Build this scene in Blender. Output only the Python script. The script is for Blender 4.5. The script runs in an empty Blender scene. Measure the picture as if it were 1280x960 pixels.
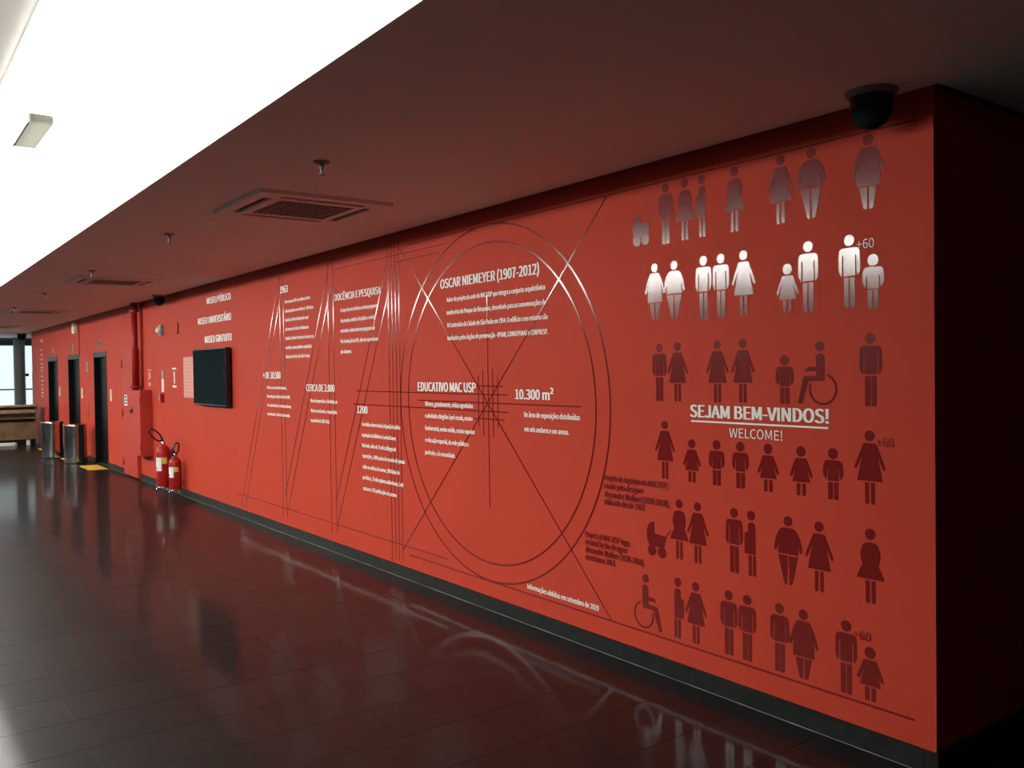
import bpy, bmesh, math, random
from mathutils import Vector, Matrix
random.seed(7)
PI = math.pi
SC = bpy.context.scene
COL = SC.collection

# ------------------------------------------------------------------ camera
FPX = 1093.35                      # focal length in pixels of a 1280 px wide frame
CAM = Vector((1.738, -3.298, 1.60))
YAW, PIT, ROL = 0.93528, -0.01823, -0.01413
cy, sy, cp, sp, cr, sr = math.cos(YAW), math.sin(YAW), math.cos(PIT), math.sin(PIT), math.cos(ROL), math.sin(ROL)
RT = Vector((cy, sy, 0)); FW = Vector((-sy * cp, cy * cp, sp)); UP = Vector((sy * sp, -cy * sp, cp))
RX = cr * RT + sr * UP; UX = -sr * RT + cr * UP
cam_d = bpy.data.cameras.new('camera'); cam = bpy.data.objects.new('camera', cam_d); COL.objects.link(cam)
M = Matrix((RX, UX, -FW)).transposed().to_4x4(); M.translation = CAM
cam.matrix_world = M
cam_d.sensor_width = 36; cam_d.lens = FPX / 1280 * 36; cam_d.clip_start = .05
SC.camera = cam

# ------------------------------------------------------------------ world, exposure
w = bpy.data.worlds.new('world'); SC.world = w; w.use_nodes = True
w.node_tree.nodes['Background'].inputs[0].default_value = (.55, .65, .7, 1)
w.node_tree.nodes['Background'].inputs[1].default_value = .6
SC.view_settings.view_transform = 'Standard'; SC.view_settings.look = 'None'
SC.view_settings.gamma = 1; SC.view_settings.use_curve_mapping = False
SC.view_settings.exposure = 0.0
LUM = 6.0                          # radiance of the backlit strip beside the lowered ceiling
LAMP = 79.0                        # radiance of the linear lamps of the hall ceiling
WINL = .95                         # radiance of the frosted daylight window

HC = 2.643                         # ceiling height
EDGE = -2.01                       # edge of the lowered ceiling

def unproj(px, py):
    u = (px - 640) / FPX; v = (480 - py) / FPX
    return FW + u * RX + v * UX
def wal(px, py, y=0.0):            # a point of the wall plane seen at a pixel of the photograph
    r = unproj(px, py); q = CAM + r * ((y - CAM.y) / r.y); return q.x, q.z

# ------------------------------------------------------------------ materials
def mat(name, rgb, rough=.5, spec=.5, metal=0., noise=.06, nscale=6., bump=0., bscale=40., coat=0., coatr=.05, ior=1.45, emit=None, rand=0.):
    m = bpy.data.materials.new(name); m.use_nodes = True
    nt = m.node_tree; b = nt.nodes['Principled BSDF']; L = nt.links.new
    tc = nt.nodes.new('ShaderNodeTexCoord')
    n = nt.nodes.new('ShaderNodeTexNoise'); n.inputs['Scale'].default_value = nscale; n.inputs['Detail'].default_value = 4
    L(tc.outputs['Object'], n.inputs['Vector'])
    mr = nt.nodes.new('ShaderNodeMapRange'); mr.inputs['From Min'].default_value = .3; mr.inputs['From Max'].default_value = .7
    mr.inputs['To Min'].default_value = 1 - noise; mr.inputs['To Max'].default_value = 1 + noise
    L(n.outputs['Fac'], mr.inputs['Value'])
    hs = nt.nodes.new('ShaderNodeHueSaturation'); hs.inputs['Color'].default_value = (*rgb, 1)
    if rand:
        oi = nt.nodes.new('ShaderNodeObjectInfo'); m2 = nt.nodes.new('ShaderNodeMath'); m2.operation = 'MULTIPLY_ADD'
        m2.inputs[1].default_value = rand; m2.inputs[2].default_value = -rand / 2; L(oi.outputs['Random'], m2.inputs[0])
        ad = nt.nodes.new('ShaderNodeMath'); L(m2.outputs[0], ad.inputs[0]); L(mr.outputs[0], ad.inputs[1]); L(ad.outputs[0], hs.inputs['Value'])
    else:
        L(mr.outputs[0], hs.inputs['Value'])
    L(hs.outputs[0], b.inputs['Base Color'])
    b.inputs['Roughness'].default_value = rough; b.inputs['Specular IOR Level'].default_value = spec
    b.inputs['Metallic'].default_value = metal; b.inputs['IOR'].default_value = ior
    b.inputs['Coat Weight'].default_value = coat; b.inputs['Coat Roughness'].default_value = coatr
    if bump:
        nb = nt.nodes.new('ShaderNodeTexNoise'); nb.inputs['Scale'].default_value = bscale; nb.inputs['Detail'].default_value = 3
        L(tc.outputs['Object'], nb.inputs['Vector'])
        bp = nt.nodes.new('ShaderNodeBump'); bp.inputs['Strength'].default_value = bump; bp.inputs['Distance'].default_value = .01
        L(nb.outputs['Fac'], bp.inputs['Height']); L(bp.outputs[0], b.inputs['Normal'])
    if emit:
        b.inputs['Emission Color'].default_value = (*emit[0], 1); b.inputs['Emission Strength'].default_value = emit[1]
    return m

RED = mat('red_paint', (.475, .053, .029), .6, .10, noise=.03, nscale=1.5, bump=.04, bscale=120)
REDD = mat('red_enamel', (.43, .045, .03), .6, .2, noise=.03)
REDX = mat('extinguisher_red', (.33, .016, .014), .4, .3, noise=.03)
VINYL = mat('dark_red_vinyl', (.17, .008, .007), .15, .5, noise=.05, nscale=20, ior=1.7, bump=.025, bscale=70)
VLINE = mat('dark_red_line_vinyl', (.17, .008, .007), .15, .5, noise=.04, ior=1.7)
VTEXT = mat('dark_red_text', (.18, .011, .009), .5, .2, noise=.03)
WHITE = mat('white_vinyl', (.92, .90, .84), .5, .3, noise=.02)
PLAST = mat('ceiling_plaster', (.86, .84, .80), .8, .2, noise=.02, nscale=2)
LUMM = mat('backlit_diffuser', (.8, .8, .78), .7, .2, noise=.0, emit=((1.0, .985, .94), LUM))
LAMPM = mat('lamp_diffuser', (.8, .8, .78), .7, .2, noise=.0, emit=((1.0, .975, .92), LAMP))
ACRYL = bpy.data.materials.new('translucent_acrylic'); ACRYL.use_nodes = True
_n = ACRYL.node_tree.nodes; _t = _n.new('ShaderNodeBsdfTranslucent'); _t.inputs[0].default_value = (.34, .34, .31, 1); ACRYL.node_tree.links.new(_t.outputs[0], _n['Material Output'].inputs[0])
FLOOR = mat('black_granite', (.009, .0085, .008), .45, .06, noise=.25, nscale=14, coat=.35, coatr=.10, rand=.3, bump=.006, bscale=9)
GROUT = mat('floor_grout', (.16, .155, .14), .6, .3, noise=.2, nscale=9)
SEAL = mat('pale_sealant', (.24, .25, .22), .5, .4, noise=.5, nscale=4)
BASE = mat('baseboard_granite', (.014, .017, .015), .4, .2, noise=.3, nscale=18)
DGREY = mat('dark_wall_paint', (.5, .5, .48), .7, .3)
FGREY = mat('charcoal_wall_paint', (.10, .10, .10), .7, .3)
LGREY = mat('grey_wall_paint', (.30, .31, .31), .7, .3)
BLACK = mat('black_plastic', (.012, .012, .013), .25, .5, noise=.1)
SCREEN = mat('dark_screen', (.012, .020, .021), .6, .0, noise=.05)
DOORM = mat('dark_elevator_steel', (.006, .006, .007), .5, .12, noise=.1)
FRAMEM = mat('elevator_frame_steel', (.04, .047, .046), .5, .15, noise=.1)
STEEL = mat('polished_steel', (.55, .56, .55), .14, .5, metal=1., noise=.05, nscale=30)
CHROME = mat('chrome_wire', (.6, .6, .6), .2, .5, metal=1.)
WOOD = mat('brown_wood', (.17, .10, .055), .4, .4, noise=.3, nscale=5)
WOODL = mat('light_wood_edge', (.32, .22, .13), .4, .4, noise=.2, nscale=5)
GLASSW = mat('frosted_window', (.6, .68, .68), .4, .4, noise=.0, emit=((.80, .97, 1.0), WINL))
ALU = mat('dark_aluminium', (.05, .055, .06), .4, .5, metal=.3)
COLM = mat('grey_column_paint', (.17, .175, .18), .45, .5)
ACW = mat('cassette_white', (.82, .80, .76), .5, .3, noise=.02)
SLOT = mat('dark_slot', (.025, .03, .028), .6, .3)
GRILL = mat('cassette_grille', (.30, .27, .25), .6, .3)
YEL = mat('yellow_tactile', (.62, .42, .06), .6, .3, noise=.15, nscale=12)
LABW = mat('white_label', (.72, .74, .70), .5, .3, noise=.05, nscale=30)
LABY = mat('yellow_label', (.60, .47, .07), .5, .3, noise=.1, nscale=30)
CREAM = mat('cream_plastic', (.78, .70, .52), .45, .4, noise=.03)
GREYP = mat('grey_plastic', (.25, .25, .24), .5, .4)
PINKP = mat('pale_text_panel', (.62, .28, .22), .5, .3, noise=.12, nscale=60)
FADED = mat('faded_white_print', (.72, .30, .25), .5, .3)

# ------------------------------------------------------------------ mesh helpers
def link(name, me, m, parent=None):
    o = bpy.data.objects.new(name, me); COL.objects.link(o)
    if m is not None and not me.materials: me.materials.append(m)
    if parent is not None: o.parent = parent
    return o
def bmesh_to(name, bm, smooth=False):
    bmesh.ops.recalc_face_normals(bm, faces=bm.faces)
    me = bpy.data.meshes.new(name); bm.to_mesh(me); bm.free()
    if smooth:
        for p in me.polygons: p.use_smooth = True
    return me
def addbox(bm, a, b, bevel=0.):
    x0, y0, z0 = a; x1, y1, z1 = b
    vs = [bm.verts.new(p) for p in ((x0,y0,z0),(x1,y0,z0),(x1,y1,z0),(x0,y1,z0),(x0,y0,z1),(x1,y0,z1),(x1,y1,z1),(x0,y1,z1))]
    fs = [bm.faces.new([vs[i] for i in f]) for f in ((0,3,2,1),(4,5,6,7),(0,1,5,4),(1,2,6,5),(2,3,7,6),(3,0,4,7))]
    if bevel:
        es = list({e for f in fs for e in f.edges})
        bmesh.ops.bevel(bm, geom=es, offset=bevel, segments=2, affect='EDGES', profile=.5)
def box(name, a, b, m, parent=None, bevel=0.):
    bm = bmesh.new(); addbox(bm, a, b, bevel); return link(name, bmesh_to(name, bm), m, parent)
def boxes(name, lst, m, parent=None, bevel=0.):
    bm = bmesh.new()
    for a, b in lst: addbox(bm, a, b, bevel)
    return link(name, bmesh_to(name, bm), m, parent)
def lathe(name, prof, m, parent=None, n=32, center=(0, 0), smooth=True):   # prof: (radius, z)
    bm = bmesh.new(); rings = []
    for r, z in prof:
        if r < 1e-5: rings.append([bm.verts.new((center[0], center[1], z))])
        else: rings.append([bm.verts.new((center[0] + r * math.cos(2*PI*i/n), center[1] + r * math.sin(2*PI*i/n), z)) for i in range(n)])
    for A, B in zip(rings, rings[1:]):
        for i in range(n):
            j = (i + 1) % n
            q = [A[i % len(A)], A[j % len(A)], B[j % len(B)], B[i % len(B)]]
            q2 = []
            for v in q:
                if v not in q2: q2.append(v)
            if len(q2) > 2: bm.faces.new(q2)
    me = bmesh_to(name, bm)
    if smooth:
        for p in me.polygons: p.use_smooth = True
        me.set_sharp_from_angle(angle=math.radians(38))
    return link(name, me, m, parent)
def tube(name, pts, r, m, parent=None, n=10, closed=False):
    pts = [Vector(p) for p in pts]; bm = bmesh.new(); rings = []; N = len(pts); ref = None
    for i, p in enumerate(pts):
        t = (pts[(i+1) % N] - pts[i-1]) if closed or 0 < i < N-1 else (pts[1]-pts[0] if i == 0 else pts[-1]-pts[-2])
        t.normalize()
        if ref is None: ref = t.orthogonal().normalized()
        ref = (ref - t * ref.dot(t)).normalized(); b = t.cross(ref)
        rings.append([bm.verts.new(p + r * (math.cos(2*PI*k/n) * ref + math.sin(2*PI*k/n) * b)) for k in range(n)])
    for i in range(N if closed else N - 1):
        A, B = rings[i], rings[(i+1) % N]
        for k in range(n): bm.faces.new((A[k], A[(k+1) % n], B[(k+1) % n], B[k]))
    if not closed: bm.faces.new(rings[0]); bm.faces.new(rings[-1])
    me = bmesh_to(name, bm, True); return link(name, me, m, parent)
def tag(o, label=None, cat=None, group=None, kind=None):
    if label: o['label'] = label
    if cat: o['category'] = cat
    if group: o['group'] = group
    if kind: o['kind'] = kind
    return o
def thing(name, loc, label, cat, group=None):
    o = bpy.data.objects.new(name, None); COL.objects.link(o); o.location = loc; o.empty_display_size = .05
    return tag(o, label, cat, group)
def struct(o): o['kind'] = 'structure'; return o

# ------------------------------------------------------------------ the room
XL, XR = -22.7, 0.0                      # ends of the mural wall
doors_x = [(-20.33, -19.12), (-17.90, -16.74), (-15.41, -14.37)]
DT = 1.985
wl = []; x0 = XL
for a, b in doors_x:
    wl += [((x0, 0, 0), (a, .3, HC + .45)), ((a, 0, DT), (b, .3, HC + .45))]; x0 = b
wl.append(((x0, 0, 0), (XR - .3, .3, HC + .45)))
struct(boxes('wall_back', wl, RED))
struct(box('wall_right', (XR - .3, 0, 0), (XR, 8, HC + .45), RED))
struct(box('wall_end', (XL, .3, 0), (XL + .3, 3.2, HC + .45), RED))
struct(box('wall_front', (-27.2, -12.3, 0), (8.3, -12, HC + .45), FGREY))
struct(box('wall_far_right', (8, -12, 0), (8.3, 8.3, HC + .45), DGREY))
struct(box('wall_far_back', (0, 8, 0), (8, 8.3, HC + .45), DGREY))
struct(box('wall_far_end', (-27.2, 3.2, 0), (XL + .3, 3.5, HC + .45), LGREY))

# lowered ceiling with a shadow gap along the wall and an opening for the luminous field
G = .045; LX0, LX1, LY0, LY1 = -22.0, -.3, -7.9, EDGE; CT = .45; SY = -2.70
cl = [((-27.2, LY1, HC), (G, -G, HC + CT)),                 # strip along the mural wall
      ((-27.2, -12, HC), (LX0, LY1, HC + CT)), ((LX0, -12, HC), (LX1, LY0, HC + CT)),
      ((LX1, -12, HC), (8, LY1, HC + CT)), ((G, LY1, HC), (8, 8, HC + CT)),
      ((-27.2, -G, HC), (XL - G, 3.2, HC + CT))]
struct(boxes('ceiling', cl, PLAST))
struct(box('ceiling_slab', (-27.2, -12.3, HC + CT), (8.3, 8.3, HC + CT + .1), PLAST))
lum = thing('light_strip', (0, 0, HC + CT), 'long overexposed white luminous strip recessed beside the lowered ceiling', 'ceiling light')
box('diffuser', (LX0, SY, -.035), (LX1, LY1, -.005), LUMM, lum)
box('tray', (LX0, SY - .01, -.012), (LX1, LY1, 0), ACW, lum)
for y, lb in ((-4.6, 'long linear lamp hung below the raised ceiling beyond the luminous strip'),):
    l_ = thing('linear_lamp', (-11.1, y, HC + .14), lb, 'lamp')
    box('lamp_diffuser', (-10.4, -.05, -.04), (10.4, .05, .04), LAMPM, l_)
    box('lamp_housing', (-10.42, -.055, .04), (10.42, .055, .07), ACW, l_)
    for a in (-9, -4.5, 0, 4.5, 9): tube('hanger', [(a, 0, .07), (a, 0, CT - .14)], .006, CHROME, l_, 8)

# floor of black granite slabs in running bond
floor = struct(box('floor', (-27.2, -12, -.08), (8, 8, -.004), GROUT))
TW, TL, J = .3675, .738, .0013
def tile_mesh():
    bm = bmesh.new(); addbox(bm, (J, J, -.02), (TW - J, TL - J, 0)); return bmesh_to('floor_tile', bm)
tm = tile_mesh(); tm.materials.append(FLOOR)
def seen(x, y):
    v = Vector((x, y, 0)) - CAM; d = v.dot(FW)
    if d < .3: return None
    return 640 + FPX * v.dot(RX) / d, 480 - FPX * v.dot(UX) / d
tiles = []
for i in range(-69, 22):
    for j in range(-17, 12):
        x = -1.968 + (i + 6) * TW; y = -1.454 + j * TL + (TL / 2 if i % 2 else 0)
        if x < -27 or x > 7.7 or y > 7.3 or y < -11.9: continue
        if y > -.3 and XL < x < -.2 and y + TL > .02:
            if y > -.02: continue
        cen = seen(x + TW / 2, y + TL / 2)
        vis = cen is not None and -90 < cen[0] < 1370 and cen[1] < 1060 and y < 0
        tiles.append((0 if vis else 1, (Vector((x, y, 0)) - CAM).length, x, y))
tiles.sort()
rest = bmesh.new()
for k, (nv, dd, x, y) in enumerate(tiles):
    if k < 295 and nv == 0:
        t = link('floor_tile', tm, None, floor); t.location = (x, y, 0)
    else: addbox(rest, (x + J, y + J, -.02), (x + TW - J, y + TL - J, 0))
r_ = link('distant_floor_tiles', bmesh_to('distant_floor_tiles', rest), FLOOR, floor); r_['kind'] = 'stuff'

# baseboards of black granite, piece by piece
HB = .088
bb = bpy.data.objects.new('baseboard_back', None); COL.objects.link(bb); struct(bb)
x = XR + .014; stops = [(-13.03, -12.16)] + doors_x
edges = [-.045 - 1.2125 * k for k in range(20)]
cuts = sorted(set([x] + edges + [v for s in stops for v in s] + [XL]), reverse=True)
for a, b in zip(cuts, cuts[1:]):
    if b < XL - .001 or a - b < .01 or any(s0 - .001 <= b and a <= s1 + .001 for s0, s1 in stops): continue
    box('baseboard_piece', (b + .0012, -.014, 0), (a - (.0012 if a < 0 else 0), .002, HB), BASE, bb)
for a, b in ((-12.16, XR + .014), (-14.37, -13.03)): box('sealant_line', (a, -.0180, -.002), (b, -.0135, .0018), SEAL, bb)
br = bpy.data.objects.new('baseboard_right', None); COL.objects.link(br); struct(br)
for k in range(6): box('baseboard_piece', (-.002, .0015 + 1.3 * k, 0), (.014, 1.3 * (k + 1) - .0015, HB), BASE, br)

# elevator doors
for n, (a, b) in enumerate(doors_x):
    d = struct(boxes('door_%d' % (n + 1), [((a, -.006, 0), (a + .05, .2, DT)), ((b - .05, -.006, 0), (b, .2, DT))], DOORM))
    box('transom', (a + .05, -.006, DT - .09), (b - .05, .2, DT), FRAMEM, d)
    mid = (a + b) / 2
    box('door_leaf', (a + .05, .09, 0), (mid - .002, .12, DT - .09), DOORM, d)
    box('door_leaf', (mid + .002, .09, 0), (b - .05, .12, DT - .09), DOORM, d)
    box('door_sill', (a + .05, -.002, -.003), (b - .05, .2, .004), FRAMEM, d)
struct(box('wall_shaft', (-21, .32, 0), (-14, .5, HC), BLACK))

# far window at the end of the hall
WX = -26.5
wy0, wy1 = -8.0, 1.4
win = struct(boxes('window_1', [((WX - .06, wy0, 2.43), (WX + .06, wy1, 2.57)), ((WX - .04, wy0, 1.175), (WX + .04, wy1, 1.215)),
      ((WX - .06, wy0, .28), (WX + .06, wy1, .36))] + [((WX - .04, y - .03, .36), (WX + .04, y + .03, 2.43)) for y in (-7.97, -6.4, -4.8, -3.2, -1.6, .14, 1.37)], ALU))
ys = [-7.97, -6.4, -4.8, -3.2, -1.6, .14, 1.37]
for a, b in zip(ys, ys[1:]):
    for z0, z1 in ((.36, 1.175), (1.215, 2.43)):
        box('window_pane', (WX - .012, a + .03, z0), (WX + .012, b - .03, z1), GLASSW, win)
struct(boxes('wall_left', [((WX - .3, -12, 0), (WX, 3.2, .28)), ((WX - .3, -12, 2.57), (WX, 3.2, HC + .3)),
       ((WX - .3, -12, .28), (WX, wy0, 2.57)), ((WX - .3, wy1, .28), (WX, 3.2, 2.57))], LGREY))
c = thing('column', (-26.1, .145, 0), 'dark grey column in front of the frosted window at the hall end', 'column')
lathe('column_shaft', [(.145, 0), (.145, HC)], COLM, c, 28)
lathe('column_base', [(.15, 0), (.165, 0), (.165, .06), (.15, .06)], ALU, c, 28)
c = thing('wall_sensor', (-25.95, .32, 1.6), 'small black device fixed on the grey column', 'sensor')
box('sensor_body', (-.05, -.045, -.04), (.03, .03, .04), BLACK, c, .008); box('bracket', (-.13, -.03, -.015), (-.05, 0, .015), ALU, c)
c = thing('partition_post', (-26.0, .50, 0), 'pale beige post standing beside the column near the far window', 'post')
box('post_shaft', (-.04, -.06, .02), (.04, .12, 1.66), CREAM, c, .006); box('foot_plate', (-.07, -.09, 0), (.07, .15, .02), ALU, c)

# reception counter
k = thing('reception_counter', (-20.9, 0, 0), 'low brown wooden reception counter with open shelf at the hall end', 'counter')
box('counter_top', (-.62, -3.4, .87), (.03, -.15, .905), WOODL, k, .004)
box('side_panel', (-.60, -.20, 0), (0, -.155, .87), WOOD, k); box('side_panel', (-.60, -3.38, 0), (0, -3.335, .87), WOOD, k)
box('back_panel', (-.60, -3.335, .10), (-.40, -.20, .87), WOOD, k)
box('fascia_board', (-.03, -3.335, .73), (0, -.20, .81), WOODL, k)
box('shelf_board', (-.40, -3.335, .60), (-.02, -.20, .63), WOOD, k)
box('front_panel', (-.05, -3.335, .13), (-.02, -.20, .52), WOOD, k)
box('plinth', (-.5, -3.335, 0), (-.08, -.20, .10), BLACK, k)
t = thing('power_strip', (-20.84, -.95, 0), 'white strip lying on the floor under the wooden counter', 'power strip')
box('strip_body', (-.04, -.4, 0), (.03, .33, .075), LABW, t, .01); box('strip_end', (-.035, .33, .005), (.025, .36, .07), GREYP, t)
t = thing('floor_box', (-20.84, -.35, 0), 'small white box on the floor at the counter corner', 'box')
box('box_body', (-.03, -.05, 0), (.03, .02, .12), LABW, t, .006); box('box_lid', (-.033, -.053, .11), (.033, .023, .125), GREYP, t)

# ------------------------------------------------------------------ ceiling equipment
def cassette(x, label):
    c = thing('ceiling_air_conditioner', (x, -1.045, HC), label, 'air conditioner', 'ceiling cassette air conditioners')
    hw = .425
    bm = bmesh.new()
    sl = [(-.27, -.355, .27, -.30), (-.27, .30, .27, .355), (-.355, -.27, -.30, .27), (.30, -.27, .355, .27)]
    # frame panel made of strips around slots and grille
    xs = [-hw, -.355, -.30, -.27, .27, .30, .355, hw]
    def solid(cx, cyy):
        for a, b, c2, d in sl:
            if a < cx < c2 and b < cyy < d: return False
        return not (-.24 < cx < .24 and -.24 < cyy < .24)
    xs = sorted(set(xs + [-.24, .24]))
    for i in range(len(xs) - 1):
        for j in range(len(xs) - 1):
            if solid((xs[i] + xs[i+1]) / 2, (xs[j] + xs[j+1]) / 2):
                addbox(bm, (xs[i], xs[j], -.022), (xs[i+1], xs[j+1], .0))
    bmesh.ops.remove_doubles(bm, verts=bm.verts, dist=1e-5)
    link('panel', bmesh_to('panel', bm), ACW, c)
    for a, b, c2, d in sl: box('air_slot', (a, b, -.007), (c2, d, .0), SLOT, c)
    g = box('grille', (-.24, -.24, -.014), (.24, .24, .0), SLOT, c)
    for i in range(14):
        yy = -.23 + i * .0355
        box('grille_slat', (-.24, yy, -.023), (.24, yy + .017, -.014), GRILL, g)
cassette(-3.54, 'white ceiling cassette air conditioner above the architect biography text')
cassette(-8.80, 'white ceiling cassette air conditioner above the wall television')
cassette(-14.4, 'white ceiling cassette air conditioner before the elevator nearest the tall red cabinet')
cassette(-19.9, 'white ceiling cassette air conditioner above the elevator nearest the wooden counter')

for x, lb in ((-2.34, 'small sprinkler head next to the cassette above the architect biography'), (-5.07, 'small sprinkler head on the ceiling above the 1963 text'),
          (-7.88, 'small sprinkler head beside the cassette above the television'), (-10.79, 'small sprinkler head on the ceiling out from the fire extinguishers'), (-13.62, 'small sprinkler head beside the cassette by the tall red cabinet')):
    s = thing('sprinkler', (x, -1.45, HC), lb, 'sprinkler', 'ceiling sprinklers')
    lathe('escutcheon', [(0, 0), (.04, 0), (.038, -.008), (.014, -.012), (0, -.012)], GREYP, s, 20)
    lathe('sprinkler_body', [(0, -.010), (.012, -.010), (.012, -.035), (.007, -.04), (.007, -.062), (0, -.062)], GREYP, s, 14)
    lathe('deflector', [(0, -.062), (.017, -.063), (.017, -.067), (0, -.068)], GREYP, s, 16)
for x, y, r, lb in ((-.155, -.165, .098, 'black dome camera on a grey ring above the wall corner'), (-10.52, -.118, .09, 'black dome camera on the ceiling beside the red pipe'), (-23.36, -.13, .13, 'black dome camera on the ceiling beyond the end of the red wall')):
    s = thing('dome_camera', (x, y, HC), lb, 'camera', 'dome security cameras')
    lathe('mount_ring', [(0, 0), (r, 0), (r * .98, -.012), (r * .86, -.022), (0, -.022)], GREYP, s, 32)
    lathe('housing', [(r * .80, -.02), (r * .80, -.07), (0, -.07)], BLACK, s, 32)
    lathe('dome', [(r * .76 * math.cos(a), -.068 - r * .76 * math.sin(a)) for a in [PI / 2 * i / 8 for i in range(9)]], SCREEN, s, 32)
s = thing('ceiling_fixture', (-3.835, -2.513, HC + .30), 'small pale translucent box fixture hanging under the luminous strip', 'fixture')
box('fixture_body', (-.31, -.058, 0), (.31, .056, .05), ACRYL, s, .01); box('edge_strip', (-.31, -.066, -.002), (.31, -.057, .05), GREYP, s)
for a in (-.2, .2): tube('hanger', [(a, 0, .05), (a, 0, .118)], .004, CHROME, s, 8)

# ------------------------------------------------------------------ television
tv = thing('television', (-8.607, -.0011, 1.545), 'black flat television mounted on the red wall', 'television')
box('casing', (-.604, -.076, -.335), (.604, -.02, .335), BLACK, tv, .006)
box('screen', (-.59, -.0785, -.318), (.59, -.075, .322), SCREEN, tv)
box('wall_bracket', (-.2, -.02, -.15), (.2, .0, .15), GREYP, tv)

# ------------------------------------------------------------------ hose cabinet, pipes, tall cabinet
k = thing('hose_cabinet', (-11.765, -.0011, .88), 'red wall mounted fire hose cabinet with round black handle', 'cabinet')
box('cabinet_body', (-.305, -.155, -.475), (.305, 0, .475), REDD, k, .004)
dr = box('cabinet_door', (-.298, -.166, -.465), (.298, -.154, .465), REDD, k, .003)
lathe('handle', [(0, 0), (.045, 0), (.05, -.01), (.035, -.022), (0, -.022)], BLACK, dr, 24).matrix_local = Matrix.Translation((-.18, -.166, .18)) @ Matrix.Rotation(-PI / 2, 4, 'X')
for z in (-.33, .33): tube('hinge', [(.300, -.168, z - .04), (.300, -.168, z + .04)], .008, REDD, dr, 8)
pp = thing('fire_pipe', (-12.02, -.09, 1.3555), 'vertical dark red fire water pipe running down to the hose cabinet', 'pipe')
tube('pipe_run', [(0, 0, 0), (0, 0, HC - 1.36 + .1)], .045, REDX, pp, 20)
lathe('flange', [(.045, .03), (.09, .03), (.09, .06), (.045, .06)], REDX, pp, 24)
lathe('flange', [(.045, 1.15), (.07, 1.15), (.07, 1.19), (.045, 1.19)], REDX, pp, 24)
pc = thing('conduit', (-11.93, -.022, 1.40), 'slim red painted conduit running up the wall beside the fire pipe', 'conduit')
tube('conduit_tube', [(0, 0, 0), (0, 0, HC - 1.40 + .1)], .02, REDD, pc, 12)
for z in (.3, .9): boxes('clip', [((-.03, -.012, z), (.03, .022, z + .025))], REDD, pc)
tc_ = thing('service_cabinet', (-12.595, 0, 0), 'tall narrow red metal service cabinet with three hinges', 'cabinet')
box('cabinet_frame', (-.435, -.035, .012), (.435, 0, 1.97), REDD, tc_, .003)
dl = box('cabinet_door', (-.425, -.052, .03), (.425, -.034, 1.955), REDD, tc_, .003)
for z in (.22, .98, 1.75): tube('hinge', [(-.43, -.056, z - .06), (-.43, -.056, z + .06)], .014, REDX, dl, 10)
vp = box('vent_plate', (-.30, -.056, 1.10), (-.12, -.051, 1.27), LABW, dl)
for i in range(3): box('vent_slot', (-.275, -.058, 1.125 + i * .048), (-.145, -.0555, 1.15 + i * .048), BLACK, dl)

# ------------------------------------------------------------------ fire extinguishers on wire stands
def extinguisher(x, y, z0, r, h, label, loop):
    e = thing('fire_extinguisher', (x, y, z0), label, 'extinguisher', 'fire extinguishers on wire stands')
    cyl = lathe('cylinder', [(0, 0), (r * .9, 0), (r, .015), (r, h * .80), (r * .93, h * .87), (r * .7, h * .94), (r * .35, h * .975), (r * .25, h), (0, h)], REDX, e, 32)
    def sticker(name, a0, a1, z0_, z1_, m):
        bm = bmesh.new(); n = 8; lo = []; hi = []
        for i in range(n + 1):
            a = a0 + (a1 - a0) * i / n; cx_, cy_ = (r + .0012) * math.cos(a), (r + .0012) * math.sin(a)
            lo.append(bm.verts.new((cx_, cy_, z0_))); hi.append(bm.verts.new((cx_, cy_, z1_)))
        for i in range(n): bm.faces.new((lo[i], lo[i+1], hi[i+1], hi[i]))
        return link(name, bmesh_to(name, bm), m, cyl)
    sticker('white_label', -1.75, -.55, h * .38, h * .70, LABW); sticker('yellow_label', -.5, .25, h * .55, h * .70, LABY)
    sticker('label_mark', -1.6, -1.3, h * .42, h * .47, BLACK)
    lathe('valve', [(0, h), (r * .3, h), (r * .3, h + .035), (r * .18, h + .05), (0, h + .05)], CHROME, e, 16)
    tube('handle', [(0, 0, h + .045), (.03, -.02, h + .06), (.07, -.05, h + .062)], .009, BLACK, e, 8)
    tube('lever', [(0, 0, h + .05), (.03, -.02, h + .085), (.075, -.05, h + .095)], .008, BLACK, e, 8)
    n = 22; cx, cz, a, b, rot = loop; pts = []
    for i in range(n):
        t = 2 * PI * i / n; u, v = a * math.cos(t), b * math.sin(t)
        q = u * math.cos(rot) - v * math.sin(rot); zz = u * math.sin(rot) + v * math.cos(rot)
        pts.append((.02 + q * .25, cx + q, h + cz + zz))
    tube('hose', pts, .011, BLACK, e, 8, True)
    st = thing('extinguisher_stand', (x, y, 0), 'thin chrome wire stand under the ' + ('taller' if h > .5 else 'shorter') + ' fire extinguisher', 'stand', 'wire extinguisher stands')
    ring = [((r * .95) * math.cos(2*PI*i/20), (r * .95) * math.sin(2*PI*i/20), z0 - .005) for i in range(20)]
    tube('ring', ring, .005, CHROME, st, 6, True)
    tube('cross_bar', [(-r * .95, 0, z0 - .005), (r * .95, 0, z0 - .005)], .004, CHROME, st, 6)
    for a_ in (.3, 2.4, 4.5):
        tube('leg', [(r * .95 * math.cos(a_), r * .95 * math.sin(a_), z0 - .005), (r * 1.1 * math.cos(a_), r * 1.1 * math.sin(a_), 0.002)], .005, CHROME, st, 6)
extinguisher(-10.44, -.125, .085, .092, .56, 'taller red fire extinguisher with white and yellow label beside hose cabinet', (-.10, .13, .105, .042, -.85))
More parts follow.
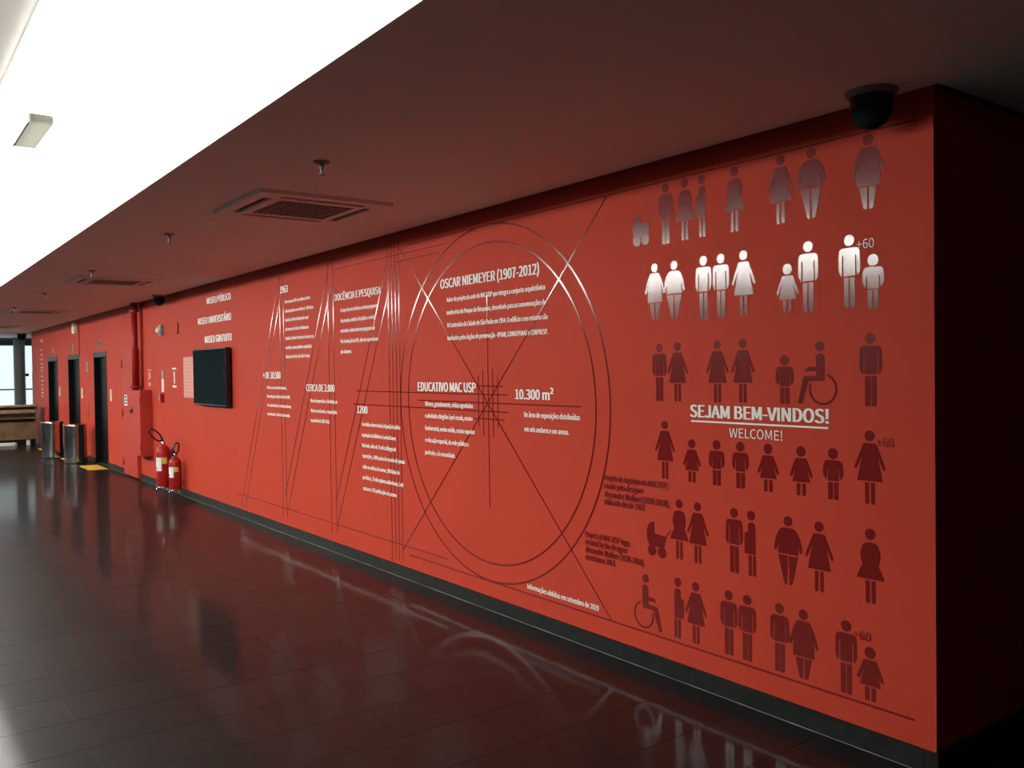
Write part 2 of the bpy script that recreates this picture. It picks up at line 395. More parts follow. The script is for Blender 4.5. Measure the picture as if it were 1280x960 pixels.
extinguisher(-9.93, -.115, .095, .078, .42, 'shorter red fire extinguisher under the wall television', (.0, .10, .085, .035, 1.25))

# ------------------------------------------------------------------ waste bins, tactile pads
for x, y, lb in ((-16.98, -.46, 'polished steel cylindrical waste bin nearer the wooden counter'), (-15.57, -.30, 'polished steel cylindrical waste bin beside the elevator next to the tall red cabinet')):
    b = thing('waste_bin', (x, y, 0), lb, 'bin', 'steel waste bins')
    lathe('bin_body', [(0, .02), (.185, .02), (.185, .655), (.18, .66), (0, .66)], STEEL, b, 48)
    lathe('base_ring', [(0, 0), (.187, 0), (.187, .02), (0, .02)], BLACK, b, 48)
    lathe('rim', [(.13, .66), (.195, .655), (.198, .675), (.19, .70), (.15, .705), (.13, .69)], STEEL, b, 48)
    lathe('inner_bucket', [(.13, .69), (.128, .661), (0, .661)], BLACK, b, 32)
for x, lb in ((-19.05, 'yellow tactile pad on the floor before the elevator nearest the counter'), (-16.36, 'yellow tactile pad on the floor before the middle elevator'), (-14.52, 'yellow tactile pad on the floor before the elevator beside the tall red cabinet')):
    p = thing('tactile_pad', (x, -.215, 0), lb, 'floor pad', 'yellow tactile pads')
    box('pad', (-.42, -.145, .0), (.42, .145, .006), YEL, p)
    bm = bmesh.new()
    for i in range(17):
        for j in range(6): addbox(bm, (-.40 + i * .049, -.13 + j * .0465, .006), (-.375 + i * .049, -.105 + j * .0465, .010))
    q = link('studs', bmesh_to('studs', bm), YEL, p); q['kind'] = 'stuff'

# ------------------------------------------------------------------ small wall devices
def device(name, x, z, label, cat, parts, group=None):
    d = thing(name, (x, 0, z), label, cat, group)
    for nm, a, b, m in parts: box(nm, a, b, m, d, .002)
    return d
for x, lb in ((-19.574, 'small dark floor indicator above the elevator nearest the counter'), (-17.281, 'small dark floor indicator above the middle elevator'), (-14.857, 'small dark floor indicator above the elevator beside the tall red cabinet')):
    device('floor_indicator', x, 2.125, lb, 'indicator', [('plate', (-.075, -.012, -.06), (.075, 0, .06), GREYP), ('display', (-.045, -.015, -.04), (.045, -.011, .04), BLACK)], 'elevator floor indicators')
for x, lb in ((-18.9, 'cream call button plate beside the elevator nearest the counter'), (-16.5, 'cream call button plate beside the middle elevator'), (-14.07, 'cream call button plate between the last elevator and the tall red cabinet')):
    device('call_plate', x, 1.24, lb, 'call button', [('plate', (-.05, -.01, -.10), (.05, 0, .10), CREAM), ('button', (-.02, -.016, -.03), (.02, -.009, .01), LABW)], 'elevator call plates')
device('exit_light', -16.99, 2.49, 'cream emergency light high on the wall above the middle elevator', 'emergency light', [('lamp_body', (-.11, -.06, -.10), (.11, 0, .10), CREAM), ('lens', (-.09, -.066, -.08), (.09, -.058, .03), LABW)])
device('cable_cover', -16.69, 2.32, 'thin red cable cover running down from the ceiling beside the emergency light', 'cable cover', [('channel', (-.012, -.016, -.33), (.012, 0, .32), REDD), ('end_cap', (-.015, -.018, -.345), (.015, 0, -.33), REDX)])
device('elevator_sign', -16.0, 1.727, 'small grey sign on the red wall between two elevators', 'sign', [('plate', (-.06, -.008, -.09), (.06, 0, .09), GREYP), ('symbol', (-.03, -.010, -.06), (.03, -.007, .05), BLACK)])
device('wall_panel', -18.39, .90, 'thin red access panel low on the wall beside the middle elevator', 'panel', [('panel_plate', (-.05, -.006, -.12), (.05, 0, .12), REDD), ('panel_lock', (-.01, -.009, -.02), (.01, -.005, 0), REDX)], 'access panels')
device('wall_panel', -16.03, .895, 'thin red access panel low on the wall under the small grey sign', 'panel', [('panel_plate', (-.10, -.006, -.14), (.10, 0, .14), REDD), ('panel_lock', (-.01, -.009, -.02), (.01, -.005, 0), REDX)], 'access panels')
d = device('alarm_light', -10.84, 2.187, 'small round white alarm light on a grey base high on the wall', 'alarm light', [('base_plate', (-.05, -.04, -.075), (.06, 0, .075), GREYP)])
lathe('lens', [(0, -.04), (.045, -.04), (.04, -.075), (.02, -.09), (0, -.092)], LABW, d, 20).matrix_local = Matrix.Rotation(-PI / 2, 4, 'X')
device('wall_slot', -10.07, 2.186, 'narrow dark red vertical bracket on the wall beside the alarm light', 'bracket', [('bracket_plate', (-.012, -.02, -.075), (.012, 0, .075), REDX), ('bracket_lip', (-.012, -.03, -.075), (.012, -.02, -.06), REDX)])
device('instruction_strip', -10.855, 1.487, 'narrow grey and cream instruction strip above the alarm call point', 'sign', [('grey_plate', (-.05, -.006, .03), (.05, 0, .15), GREYP), ('cream_plate', (-.055, -.008, -.15), (.055, 0, .03), CREAM)])
device('alarm_call_point', -10.873, 1.255, 'small dark red alarm call point below the instruction strip', 'alarm button', [('housing', (-.05, -.05, -.06), (.05, 0, .06), REDX), ('glass', (-.032, -.054, -.035), (.032, -.049, .035), GREYP)])
device('wall_outlet', -10.37 + .35, .153, 'small red painted outlet low on the wall beside the extinguishers', 'outlet', [('plate', (-.05, -.008, -.05), (.05, 0, .05), REDD), ('socket', (-.025, -.010, -.025), (.025, -.007, .025), REDX)])
d = device('hose_sign', -11.573, 1.536, 'small white printed fire hose symbol on the red wall', 'sign', [('top_bar', (-.09, -.0015, .10), (.09, 0, .12), FADED), ('bottom_bar', (-.07, -.0015, -.12), (.07, 0, -.07), FADED)], 'printed fire symbols')
boxes('symbol', [((-.06, -.0015, -.04), (-.02, 0, .08)), ((.0, -.0015, -.02), (.07, 0, .04)), ((-.02, -.0015, .04), (.05, 0, .08))], FADED, d)
d = device('extinguisher_sign', -10.304, 1.536, 'small white printed extinguisher symbol on the red wall', 'sign', [('top_bar', (-.09, -.0015, .11), (.09, 0, .13), WHITE), ('bottom_bar', (-.09, -.0015, -.13), (.09, 0, -.105), WHITE)], 'printed fire symbols')
boxes('symbol', [((-.018, -.0015, -.08), (.018, 0, .06)), ((-.03, -.0015, .06), (.012, 0, .08))], WHITE, d)
d = thing('text_panel', (-9.52, 0, 1.54), 'pale faded text panel on the wall partly behind the television', 'text panel')
box('panel_sheet', (-.36, -.002, -.26), (.36, 0, .26), PINKP, d)
for i in range(11): box('text_row', (-.33, -.003, .215 - i * .044), (.30 - (i % 3) * .03, -.0019, .235 - i * .044), FADED, d)
d = thing('directory_text', (-21.05, -.0011, 1.70), 'faded white list of text lines near the end of the red wall', 'wall text')
random.seed(3)
for i, z in enumerate((.66, .46, .34, .24, .14, .05, -.03, -.16, -.26, -.36, -.46, -.54, -.62)):
    wd = .42 if i == 0 else random.uniform(.22, .36)
    box('text_row', (-.30, -.0015, z), (-.30 + wd, 0, z + (.06 if i == 0 else .035)), FADED, d)

# ------------------------------------------------------------------ lettering on the wall
def text_mesh(s, bold):
    cu = bpy.data.curves.new('t', 'FONT'); cu.body = s; cu.size = 1; cu.resolution_u = 3
    if FONT: cu.font = FONT
    cu.fill_mode = 'BOTH'
    o = bpy.data.objects.new('t', cu); COL.objects.link(o)
    dg = bpy.context.evaluated_depsgraph_get(); dg.update()
    me = bpy.data.meshes.new_from_object(o.evaluated_get(dg))
    bpy.data.objects.remove(o); bpy.data.curves.remove(cu)
    return me
FONT = None
try:
    import os
    FONT = bpy.data.fonts.load(os.path.join(bpy.utils.system_resource('DATAFILES'), 'fonts', 'Noto Sans CJK Regular.woff2'))
except Exception: FONT = None
CAPH = .73                                   # refined from a measured H below
_h = text_mesh('H', 0); CAPH = max(v.co.y for v in _h.vertices)
def text_line(name, s, pl, pr, cap, m, parent, bold=.012, y=-.0034, org=(0, 0)):
    """one line of lettering between two baseline points of the wall, cap height in metres"""
    (x0, z0), (x1, z1) = wal(*pl), wal(*pr)
    me = text_mesh(s, bold); xs = [v.co.x for v in me.vertices]; a, b = min(xs), max(xs)
    kx = (x1 - x0) / (b - a); kz = cap / CAPH; z = (z0 + z1) / 2
    for v in me.vertices:
        px, pz = v.co.x, v.co.y
        v.co = (x0 + (px - a) * kx - org[0], y, z + pz * kz - org[1])
    if bold > 0:                             # heavier strokes: slightly shifted copies of the letters
        bm = bmesh.new(); dx = bold * kx
        for k in (-1, 0, 1):
            m2 = me.copy(); m2.transform(Matrix.Translation((k * dx, k * .0003, 0))); bm.from_mesh(m2); bpy.data.meshes.remove(m2)
        bm.to_mesh(me); bm.free()
    me.name = name; me.materials.clear()
    return link(name, me, m, parent)
def block(label, heading, lines, cap_body=.031, m=WHITE, name='wall_text'):
    hx = heading if heading else (lines[0][0], lines[0][1], lines[0][2], None)
    x0, z0 = wal(*hx[1]); t = thing(name, (x0, 0, z0), label, 'wall text')
    if heading:
        s, pl, pr, top = heading
        text_line('heading', s, pl, pr, wal(pl[0], top)[1] - z0, m, t, .017, org=(x0, z0))
    for s, pl, pr in lines: text_line('text_line', s, pl, pr, cap_body, m, t, .016, org=(x0, z0))
    return t
block('white heading OSCAR NIEMEYER with four lines of text inside the large circle', ('OSCAR NIEMEYER (1907-2012)', (551.2, 360.2), (674.1, 343.3), 348.7), [
 ('Autor do projeto da sede do MAC USP que integra o conjunto arquitetônico', (559, 377), (682, 362.1)),
 ('modernista do Parque do Ibirapuera, desenhado para as comemorações do', (559, 393.3), (682.5, 380.6)),
 ('IV Centenário da Cidade de São Paulo em 1954. O edifício e seu entorno são', (559.8, 409.4), (685, 398.6)),
 ('tombados pelos órgãos de preservação - IPHAN, CONDEPHAAT e CONPRESP.', (559.8, 425.6), (685.4, 417))])
block('white heading EDUCATIVO MAC USP with five lines of text', ('EDUCATIVO MAC USP', (523, 488.7), (595, 490.4), 477.8), [
 ('Oferece, gratuitamente, visitas agendadas', (532, 507.3), (591.8, 510.1)), ('e atividades dirigidas à pré-escola, ensino', (532, 522.2), (591, 525.8)),
 ('fundamental, ensino médio, ensino superior', (532, 537.7), (594.1, 542.5)), ('e educação especial, da rede pública e', (532, 552.2), (586.3, 558)),
 ('particular, e à comunidade.', (532, 568), (569.5, 572))])
block('white heading 10.300 m² with two lines about exhibition area', ('10.300 m²', (644.8, 498.6), (692.1, 500.5), 486.4), [
 ('De área de exposições distribuídas', (655.8, 521.6), (725.4, 524.8)), ('em seis andares e um anexo.', (656.2, 539.6), (711.5, 543.1))])
block('white heading 1963 with lines of text high on the wall beside a slanted stroke', ('1963', (350.7, 366.8), (360, 365), 358.3), [
 ('Ano em que a USP cria o Museu de Arte', (356.4, 379.2), (387.9, 373.9)), ('Contemporânea ao receber as 1.700 obras', (356.7, 390.5), (391.9, 385.9)),
 ('doadas à Universidade pelo casal', (357, 401.7), (385.7, 398.7)), ('de mecenas Francisco Matarazzo', (357.3, 413.3), (386.3, 410.7)),
 ('Sobrinho, Yolanda Penteado e das obras que', (357.3, 425), (392.9, 422)), ('recebeu como prêmios aquisição', (357.6, 436.4), (389.9, 434.6)), ('Bienais de Arte de São Paulo.', (357.9, 447.8), (387.9, 446.3))])
block('white heading DOCÊNCIA E PESQUISA with five lines of text', ('DOCÊNCIA E PESQUISA', (419, 376), (476.2, 367.4), 367.6), [
 ('O corpo docente do Museu orienta programas', (426.2, 390.2), (472.4, 383.8)), ('de pesquisa, ministra disciplinas e orienta', (426.4, 403.2), (469.6, 398)),
 ('mestrados e doutorados em programas de', (426.4, 415.9), (469, 411.7)), ('Pós-Graduação da USP, além de supervisionar', (426.4, 428.7), (473.5, 425.7)), ('pós-doutores.', (426.6, 441.8), (439.8, 441.3))])
block('white heading + DE 10.500 with four lines of text', ('+ DE 10.500', (329.4, 473), (351, 473.4), 464.9), [
 ('Obras no acervo do museu,', (334.2, 486), (358.5, 486.9)), ('formado por artistas do século XX,', (334.2, 497), (363, 498.3)),
 ('do modernismo às contemporâneas,', (334.6, 508.2), (364.5, 510)), ('nacionais e internacionais.', (334.8, 518.8), (363.1, 521.5))])
block('white heading CERCA DE 2.000 with three lines of text', ('CERCA DE 2.000', (383.3, 489), (418.4, 489.8), 480.4), [
 ('Obras são emprestadas a 250 artistas, em', (388.5, 502.8), (422, 504.4)), ('Museus nacionais, e exposições', (389.2, 515.2), (421.7, 517.3)), ('no período de 2000-2018.', (389.2, 527.3), (412.4, 529.4))])
block('white heading 1200 with lines of text crossed by four vertical strokes', ('1200', (446.9, 516.3), (459.6, 516.9), 507.4), [
 ('É em média o número de obras à disposição do público', (452.9, 532.8), (500.7, 536.3)), ('na pesquisa da Biblioteca Lourival Gomes', (453, 546.3), (495.3, 549.8)),
 ('Machado, além de 35 mil catálogos de', (453.3, 559.2), (495.3, 563.6)), ('exposições, 1.000 pastas de recortes de jornais', (453.7, 572.4), (506.5, 579.2)),
 ('sobre os artistas do acervo, 300 títulos de', (454, 586), (500, 592.8)), ('periódicos, 27 mil arquivos audiovisuais, 1 mil', (454, 599.5), (504.5, 607.7)), ('cartazes e 270 publicações do acervo.', (454.4, 612.7), (496.6, 621.2))])
for s, pl, pr, top, lb in (('MUSEU PÚBLICO', (258.9, 379.8), (288.7, 374.8), 372, 'white lettering MUSEU PÚBLICO above the television'), ('MUSEU UNIVERSITÁRIO', (247.9, 405.8), (289.2, 400.2), 397.7, 'white lettering MUSEU UNIVERSITÁRIO above the television'), ('MUSEU GRATUITO', (256.6, 429), (289.9, 425.3), 420.6, 'white lettering MUSEU GRATUITO just above the television')):
    block(lb, (s, pl, pr, top), [])
t = block('white underlined welcome lettering SEJAM BEM-VINDOS! with WELCOME! below', ('SEJAM BEM-VINDOS!', (863.8, 521.5), (1035.9, 528.8), 506.3), [])
x0, z0 = t.location.x, t.location.z
o = text_line('translation', 'WELCOME!', (912.2, 546.8), (978.3, 550.4), wal(912.2, 535.3)[1] - wal(912.2, 546.8)[1], WHITE, t, -.004, org=(x0, z0))
(ua, uz), (ub, uz2) = wal(864.4, 526.8), wal(1035.3, 534.3)
box('underline', (ua - x0, -.0032, (uz + uz2) / 2 - z0 - .004), (ub - x0, 0, (uz + uz2) / 2 - z0 + .004), WHITE, t)
block('dark red Portuguese credit lines about the logo project beside the large circle', None, [('Projeto do logotipo do MAC USP,', (755.7, 600.5), (835.6, 610.7)), ('criado pelo designer', (755.7, 611), (804.7, 616.6)), ('Alexandre Wollner (1928-2018),', (756.2, 621.3), (837, 633.5)), ('utilizado desde 1963.', (756.2, 630.7), (807.5, 638.4))], .033, VTEXT)
block('dark red English credit lines about the logo project', None, [('Project of MAC USP logo,', (732.4, 671.3), (788, 682)), ('created by the designer', (732.5, 681), (785, 690.8)), ('Alexandre Wollner (1928-2018),', (732.6, 690.3), (806, 706.7)), ('used since 1963.', (732.8, 699.4), (770.2, 708))], .033, VTEXT)
block('white small line Informações obtidas em setembro de 2019 above the baseboard', None, [('Informações obtidas em setembro de 2019', (660, 735.8), (749, 763.4))], .031)
for pl, pr, top, lb, mm in (((1071.3, 311.5), (1093, 309.2), 299.8, 'light +60 lettering beside the standing man above a boy pictogram', WHITE), ((1095.9, 557.8), (1117.8, 559.3), 547, 'dark red +60 lettering beside the tall woman next to the row of children', VTEXT), ((1067.6, 797.5), (1088.5, 801.8), 786.5, 'dark red +60 lettering beside the man with a girl near the baseboard', VTEXT)):
    x0, z0 = wal(*pl); t = thing('age_mark', (x0, 0, z0), lb, 'wall text')
    text_line('numerals', '+60', pl, pr, wal(pl[0], top)[1] - z0, mm, t, -.004, org=(x0, z0))

# ------------------------------------------------------------------ the logo construction drawing
CCX, CCZ, CR, CRI = -2.996, 1.369, 1.1756, 1.057
dw = thing('logo_drawing', (CCX, -.0011, CCZ), 'large dark red line drawing of a logo with circles and slanted strokes on the wall', 'line drawing')
yo = [.0006]
def ring(name, r, wd):
    yo[0] += .00002; n = 120; bm = bmesh.new(); R = []
    for i in range(n):
        c_, s_ = math.cos(2*PI*i/n), math.sin(2*PI*i/n)
        R.append([bm.verts.new((rr * c_, yy, rr * s_)) for rr, yy in ((r - wd/2, 0), (r - wd/2, -yo[0]), (r + wd/2, -yo[0]), (r + wd/2, 0))])
    for i in range(n):
        A, B = R[i], R[(i+1) % n]
        for q in range(3): bm.faces.new((A[q], B[q], B[q+1], A[q+1]))
    link(name, bmesh_to(name, bm), VLINE, dw)
def line(p, q, wd=.0085, vert=False, name='drawn_line'):
    yo[0] += .00002
    (x0, z0), (x1, z1) = wal(*p), wal(*q)
    if vert == 'v': x0 = x1 = (x0 + x1) / 2
    if vert == 'h': z0 = z1 = (z0 + z1) / 2
    a, b = Vector((x0 - CCX, z0 - CCZ)), Vector((x1 - CCX, z1 - CCZ)); t = (b - a).normalized(); nn = Vector((-t.y, t.x)) * wd / 2
    bm = bmesh.new(); f = [(a + nn), (b + nn), (b - nn), (a - nn)]
    fr = [bm.verts.new((v.x, -yo[0], v.y)) for v in f]; bk = [bm.verts.new((v.x, 0, v.y)) for v in f]
    bm.faces.new(fr)
    for i in range(4): bm.faces.new((fr[i], fr[(i+1) % 4], bk[(i+1) % 4], bk[i]))
    link(name, bmesh_to(name, bm), VLINE, dw)
ring('outer_circle', CR, .0115); ring('inner_circle', CRI, .0115)
line((509, 306.2), (1145, 148.5), .008, 'h'); line((415.4, 336.5), (559, 304.6), .007, 'h'); line((494, 327.5), (549.5, 316), .007, 'h')
line((511.9, 692.4), (1143.5, 902.2), .009, 'h'); line((297.6, 618), (559.7, 696.9), .008, 'h')
for t_, b_ in ((485.0, 490.0), (489.3, 494.6), (493.8, 499.0), (498.0, 503.6)): line((t_, 301), (b_, 700), .0085, 'v')
for t_, b_ in ((349.0, 354.5), (353.8, 358.8), (409.0, 415.2), (416.0, 421.2)): line((t_, 346 if t_ < 400 else 326), (b_, 648 if t_ < 400 else 668), .0095, 'v')
line((349.8, 340), (302, 633), .0095); line((352.5, 358), (307, 634), .0095)
line((409.5, 340), (356.5, 621), .0095); line((413, 360), (358.6, 646), .0095)
line((483, 331), (420.5, 627), .0095); line((489.5, 347), (420.8, 664), .0095)
line((499, 310), (764.5, 775), .0085); line((758.5, 245), (504, 687.6), .0085)
line((609, 367.4), (612.3, 635), .0075, 'v')
for x_, a_, b_ in ((598.4, 469.3, 533.7), (604.2, 462.3, 544.3), (616.4, 461, 546.6), (622.5, 471.6, 535)): line((x_ - .5, a_), (x_ + .5, b_), .0075, 'v')
line((598, 482.5), (628.8, 483), .0075, 'h'); line((445.2, 488.8), (634.7, 493.5), .0075, 'h'); line((523.4, 499.8), (726, 509), .0075, 'h')
line((441.7, 505), (634.7, 515.5), .0075, 'h'); line((593.7, 523), (630, 525), .0075, 'h')

# ------------------------------------------------------------------ pictograms (unit height, feet at 0)
def rounded(pts):
    out = []; n = len(pts)
    for i, p in enumerate(pts):
        r = p[2] if len(p) > 2 else 0; P = Vector(p[:2])
        if r <= 0: out.append(P); continue
        A = Vector(pts[i-1][:2]) - P; B = Vector(pts[(i+1) % n][:2]) - P
        r = min(r, A.length * .5, B.length * .5); A.normalize(); B.normalize()
        for k in range(6):
            t = k / 5; out.append(P + A * r * (1-t)**2 + B * r * t**2)
    return out
def sym(half):                       # right half from top to bottom, mirrored
    return half + [(-p[0],) + tuple(p[1:]) for p in reversed(half)]
def disc(cx, cy_, r, n=24): return [Vector((cx + r * math.cos(2*PI*i/n), cy_ + r * math.sin(2*PI*i/n))) for i in range(n)]
def leg(a, b, top, r=.022): return rounded([(a, top), (b, top), (b, 0, r), (a, 0, r)])
def legs(a, b, top): return [('leg', leg(a, b, top)), ('leg', leg(-b, -a, top))]
def taper(at, bt, ab, bb_, top): return [('leg', rounded([(at, top), (bt, top), (bb_, .01, .02), (ab, 0, .012)])), ('leg', rounded([(-at, top), (-bt, top), (-bb_, .01, .02), (-ab, 0, .012)]))]
def arc(cx, cy_, r, a0, a1, wd, n=40):
    o = [(cx + (r + wd/2) * math.cos(a0 + (a1-a0)*i/n), cy_ + (r + wd/2) * math.sin(a0 + (a1-a0)*i/n)) for i in range(n+1)]
    q = [(cx + (r - wd/2) * math.cos(a0 + (a1-a0)*i/n), cy_ + (r - wd/2) * math.sin(a0 + (a1-a0)*i/n)) for i in range(n, -1, -1)]
    return [Vector(v) for v in o + q]
wh = [(-.062, .78, .05), (.02, .815, .06), (.083, .78, .05), (.083, .375, .05), (-.205, .375, .03), (-.325, .015, .02), (-.40, .02, .02), (-.295, .455, .06), (-.062, .455), (-.062, .53), (-.27, .53, .02), (-.21, .60, .04), (-.062, .60)]
KINDS = {
 'man': [('head', disc(0, .923, .075)), ('torso', rounded(sym([(.0, .822), (.155, .825, .10), (.165, .50, .06), (.112, .425, .03), (.108, .72), (.088, .72), (.088, .438)])))] + legs(.009, .082, .412),
 'woman': [('head', disc(0, .925, .074)), ('torso', rounded(sym([(0, .824), (.092, .824, .03), (.232, .49, .02), (.20, .462, .02), (.108, .665), (.185, .313)])))] + legs(.016, .070, .294),
 'boy': [('head', disc(0, .89, .108)), ('torso', rounded(sym([(0, .762), (.20, .765, .12), (.225, .47, .09), (.145, .375, .04), (.138, .60), (.115, .60), (.115, .36)])))] + legs(.014, .110, .335),
 'girl': [('head', disc(0, .89, .108)), ('torso', rounded(sym([(0, .755), (.125, .755, .03), (.275, .40, .03), (.225, .365, .03), (.132, .56), (.205, .275)])))] + legs(.024, .105, .25),
 'large_man': [('head', disc(0, .923, .075)), ('torso', rounded(sym([(0, .828), (.11, .828, .05), (.20, .71, .08), (.245, .50, .02), (.20, .475, .02), (.155, .63), (.172, .448)])))] + taper(.009, .168, .02, .062, .425),
 'large_woman': [('head', disc(0, .923, .075)), ('torso', rounded(sym([(0, .83), (.105, .83, .04), (.175, .70, .08), (.245, .475, .02), (.205, .455, .02), (.148, .62), (.172, .45, .05), (.175, .315)])))] + taper(.011, .130, .018, .068, .297),
 'curvy_woman': [('head', disc(0, .923, .075)), ('torso', rounded(sym([(0, .816), (.10, .80, .07), (.148, .67, .10), (.135, .56, .08), (.110, .51, .02), (.165, .42, .05), (.2, .322)])))] + legs(.016, .070, .30),
 'expectant': [('head', disc(0, .923, .075)), ('torso', rounded([(-.055, .82, .07), (.075, .82, .07), (.078, .33), (-.125, .335, .015), (-.125, .65, .03), (-.06, .665, .02)])), ('leg', leg(-.052, .005, .315)), ('leg', leg(.030, .082, .315))],
 'wheelchair': [('head', disc(.0, .919, .078)), ('torso', rounded(wh)), ('wheel', arc(.055, .25, .234, math.radians(70), math.radians(-199), .034))],
 'stroller': [('body', rounded([(.29, 1.0, .05), (.10, .94, .12), (0, .72, .1), (.02, .45, .1), (.12, .30), (.66, .30, .06), (.74, .62), (.30, .66)])), ('wheel', disc(.20, .18, .155)), ('wheel', disc(.58, .165, .155)), ('push_bar', rounded([(.70, .60), (.735, .60), (.93, .84), (.895, .84)]))],
 'cradle': [('body', rounded([(.30, 1.0, .02), (.10, .90, .12), (0, .66, .1), (.02, .40, .1), (.12, .28), (.66, .28, .06), (.74, .74), (.60, .66, .08), (.34, .68, .04)])), ('wheel', disc(.18, .17, .16)), ('wheel', disc(.54, .17, .16))],
}
def poly_mesh(name, pts, th):
    bm = bmesh.new(); fr = [bm.verts.new((p.x, -th, p.y)) for p in pts]; bk = [bm.verts.new((p.x, 0, p.y)) for p in pts]
    bm.faces.new(fr); n = len(pts)
    for i in range(n): bm.faces.new((fr[i], fr[(i+1) % n], bk[(i+1) % n], bk[i]))
    me = bmesh_to(name, bm); me.materials.append(VINYL); return me
LIB = {k: [(nm, poly_mesh(nm, pts, .0016 + .00004 * i)) for i, (nm, pts) in enumerate(ps)] for k, ps in KINDS.items()}
ROWS = ['pictograms of the uppermost row', 'shiny reflecting pictograms of the second row', 'pictograms above the welcome lettering', 'pictograms below the welcome lettering', 'pictograms of the row with the large stroller', 'pictograms of the lowest row']
def fig(row, kind, head, feet, label, mirror=False):
    (x, zt), zb = wal(*head), wal(head[0], feet)[1]
    nm = {'man': 'man', 'woman': 'woman', 'boy': 'boy', 'girl': 'girl', 'large_man': 'large_man', 'large_woman': 'large_woman', 'curvy_woman': 'curvy_woman', 'expectant': 'expectant_person', 'wheelchair': 'wheelchair_user', 'stroller': 'stroller', 'cradle': 'stroller'}[kind] + '_pictogram'
    o = thing(nm, (x, 0, zb), label, 'pictogram', ROWS[row]); h = zt - zb
    o.scale = (-h if mirror else h, 1, h)
    for pn, me in LIB[kind]: link(pn, me, None, o)
fig(0, 'cradle', (790.5, 268), 309.5, 'stroller pictogram with concave top in the uppermost row')
fig(0, 'man', (831.9, 229.4), 305, 'slim man pictogram beside the stroller in the uppermost row')
fig(0, 'curvy_woman', (855.6, 223.1), 300, 'curvy woman pictogram between the slim man and the expectant figure in the uppermost row')
fig(0, 'expectant', (876.5, 218.5), 296.3, 'expectant figure in profile in the uppermost row')
fig(0, 'curvy_woman', (917.8, 207.8), 289.7, 'curvy woman pictogram standing alone in the middle of the uppermost row')
fig(0, 'woman', (975.2, 193.8), 279.5, 'woman in a dress holding hands with a large man in the uppermost row')
fig(0, 'large_man', (1013.4, 184.6), 273.6, 'large man pictogram holding hands in the uppermost row')
fig(0, 'large_woman', (1084.9, 167.3), 261.3, 'large woman pictogram alone under the dome camera by the wall corner')
fig(1, 'large_woman', (818.2, 329.5), 400.3, 'shiny large woman pictogram holding hands with a large man')
fig(1, 'large_man', (842.5, 325.9), 400.3, 'shiny large man pictogram holding hands with a large woman')
fig(1, 'man', (879.2, 319.9), 398.9, 'shiny man pictogram next to the large couple')
fig(1, 'man', (900.9, 317), 396.9, 'shiny man pictogram between another man and a woman in a dress')
fig(1, 'woman', (929.2, 313), 394.3, 'shiny woman in a dress pictogram beside two men')
fig(1, 'girl', (984.1, 329.8), 391.2, 'shiny girl pictogram beside a tall man')
fig(1, 'man', (1010, 301.3), 390, 'shiny tall man pictogram with a girl at his side')
fig(1, 'man', (1061.5, 293.5), 385, 'shiny man pictogram beside the light +60 lettering')
fig(1, 'boy', (1091.3, 317.5), 385, 'shiny boy pictogram under the light +60 lettering')
fig(2, 'man', (824, 429.4), 501.3, 'faint man pictogram holding hands with a woman above the welcome lettering')
fig(2, 'woman', (846.5, 427.5), 501.9, 'faint woman pictogram holding hands with a man above the welcome lettering')
fig(2, 'woman', (896.3, 425), 503.1, 'woman pictogram of the pair of women above the welcome lettering, beside the faint couple')
fig(2, 'woman', (928.1, 423.5), 503.5, 'woman pictogram of the pair of women above the welcome lettering, towards the boy')
fig(2, 'boy', (980.6, 443.8), 505, 'boy pictogram beside the wheelchair user above the welcome lettering')
fig(2, 'wheelchair', (1024.4, 426.3), 506.3, 'wheelchair user pictogram above the welcome lettering')
fig(2, 'man', (1088, 415.6), 508.1, 'dark red man pictogram standing alone beyond the wheelchair user')
fig(3, 'woman', (830.9, 525.6), 598.5, 'tall woman pictogram at the start of the row of children')
fig(3, 'girl', (864.6, 548.8), 602.8, 'girl pictogram beside the tall woman without numerals')
fig(3, 'boy', (895.6, 550), 606.5, 'boy pictogram next to the first girl of the row of children')
fig(3, 'boy', (925.3, 551.9), 610.3, 'boy pictogram under the word WELCOME between a boy and a girl')
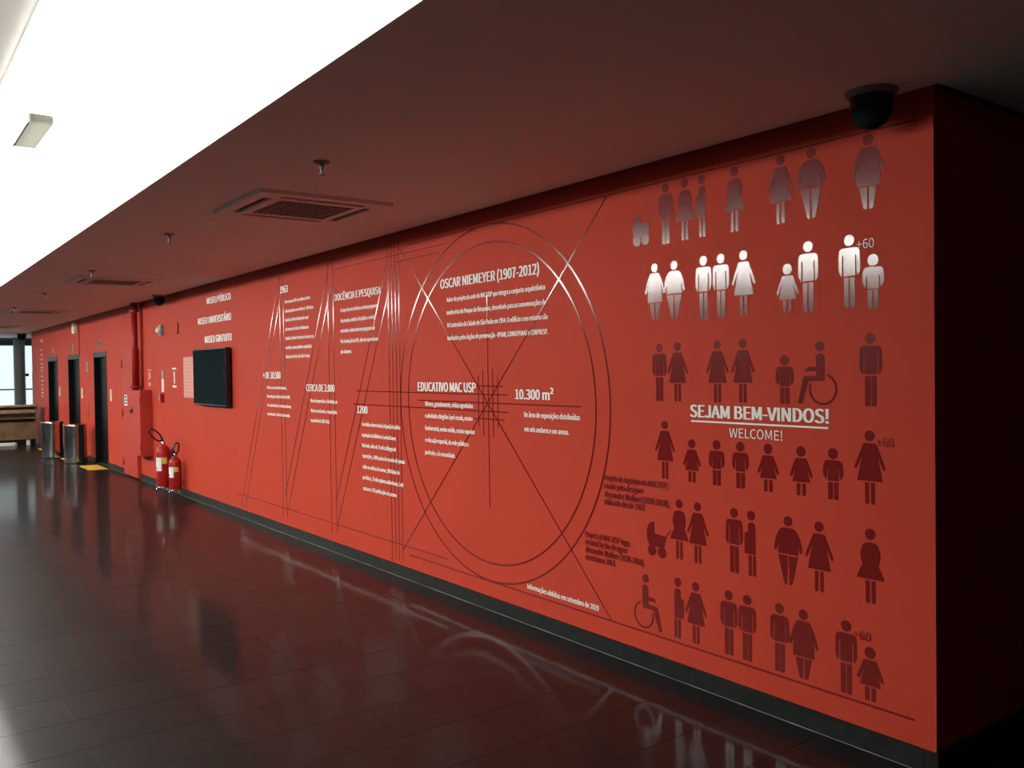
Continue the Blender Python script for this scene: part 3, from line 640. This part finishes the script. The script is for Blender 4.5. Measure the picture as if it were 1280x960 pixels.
fig(3, 'girl', (960, 554.5), 614.6, 'girl pictogram under the end of the word WELCOME')
fig(3, 'girl', (1001.2, 557.5), 619.5, 'girl pictogram between another girl and the last boy of the children row')
fig(3, 'boy', (1041.2, 560), 624.3, 'boy pictogram beside the tall woman with the +60 numerals')
fig(3, 'woman', (1087, 537.7), 630.2, 'tall woman pictogram beside dark +60 numerals')
fig(4, 'stroller', (808.3, 649.5), 694, 'stroller pictogram with push bar beside a curvy woman')
fig(4, 'curvy_woman', (848.8, 624), 699, 'curvy woman pictogram pushing the stroller')
fig(4, 'woman', (871.9, 627.8), 704.4, 'woman in a dress pictogram beside the woman pushing the stroller')
fig(4, 'man', (917.5, 634.8), 715.6, 'man pictogram beside an expectant figure facing him')
fig(4, 'expectant', (938.8, 638.1), 720, 'expectant figure in profile turned to a man')
fig(4, 'large_man', (984.8, 645), 731, 'dark red large man pictogram holding hands with a slim woman')
fig(4, 'woman', (1023.7, 651.7), 739.6, 'woman in a dress pictogram holding hands with a large man above the lowest row')
fig(4, 'curvy_woman', (1087.8, 660.6), 753.9, 'curvy woman pictogram standing alone above the girl of the lowest row')
fig(5, 'wheelchair', (807, 717.6), 785.5, 'wheelchair user pictogram in the lowest row, near the end of the drawn diagonal', True)
fig(5, 'expectant', (847.3, 721.7), 797.6, 'expectant figure in profile in the lowest row', True)
fig(5, 'woman', (869.6, 727.7), 804.6, 'woman in a dress pictogram beside the expectant figure in the lowest row')
fig(5, 'man', (910.8, 737.9), 818.2, 'man of the pair of men in the lowest row, nearer the expectant figure')
fig(5, 'man', (933.7, 743.6), 825.8, 'man of the pair of men in the lowest row, nearer the large woman')
fig(5, 'man', (974.3, 753.9), 839.2, 'man pictogram holding hands with a large woman in the lowest row')
fig(5, 'large_woman', (1004.2, 761.6), 848.7, 'large woman pictogram holding hands with a man in the lowest row')
fig(5, 'man', (1057.4, 775), 866.6, 'man pictogram beside dark +60 numerals in the lowest row')
fig(5, 'girl', (1087.6, 808.6), 876, 'girl pictogram below dark +60 numerals in the lowest row')
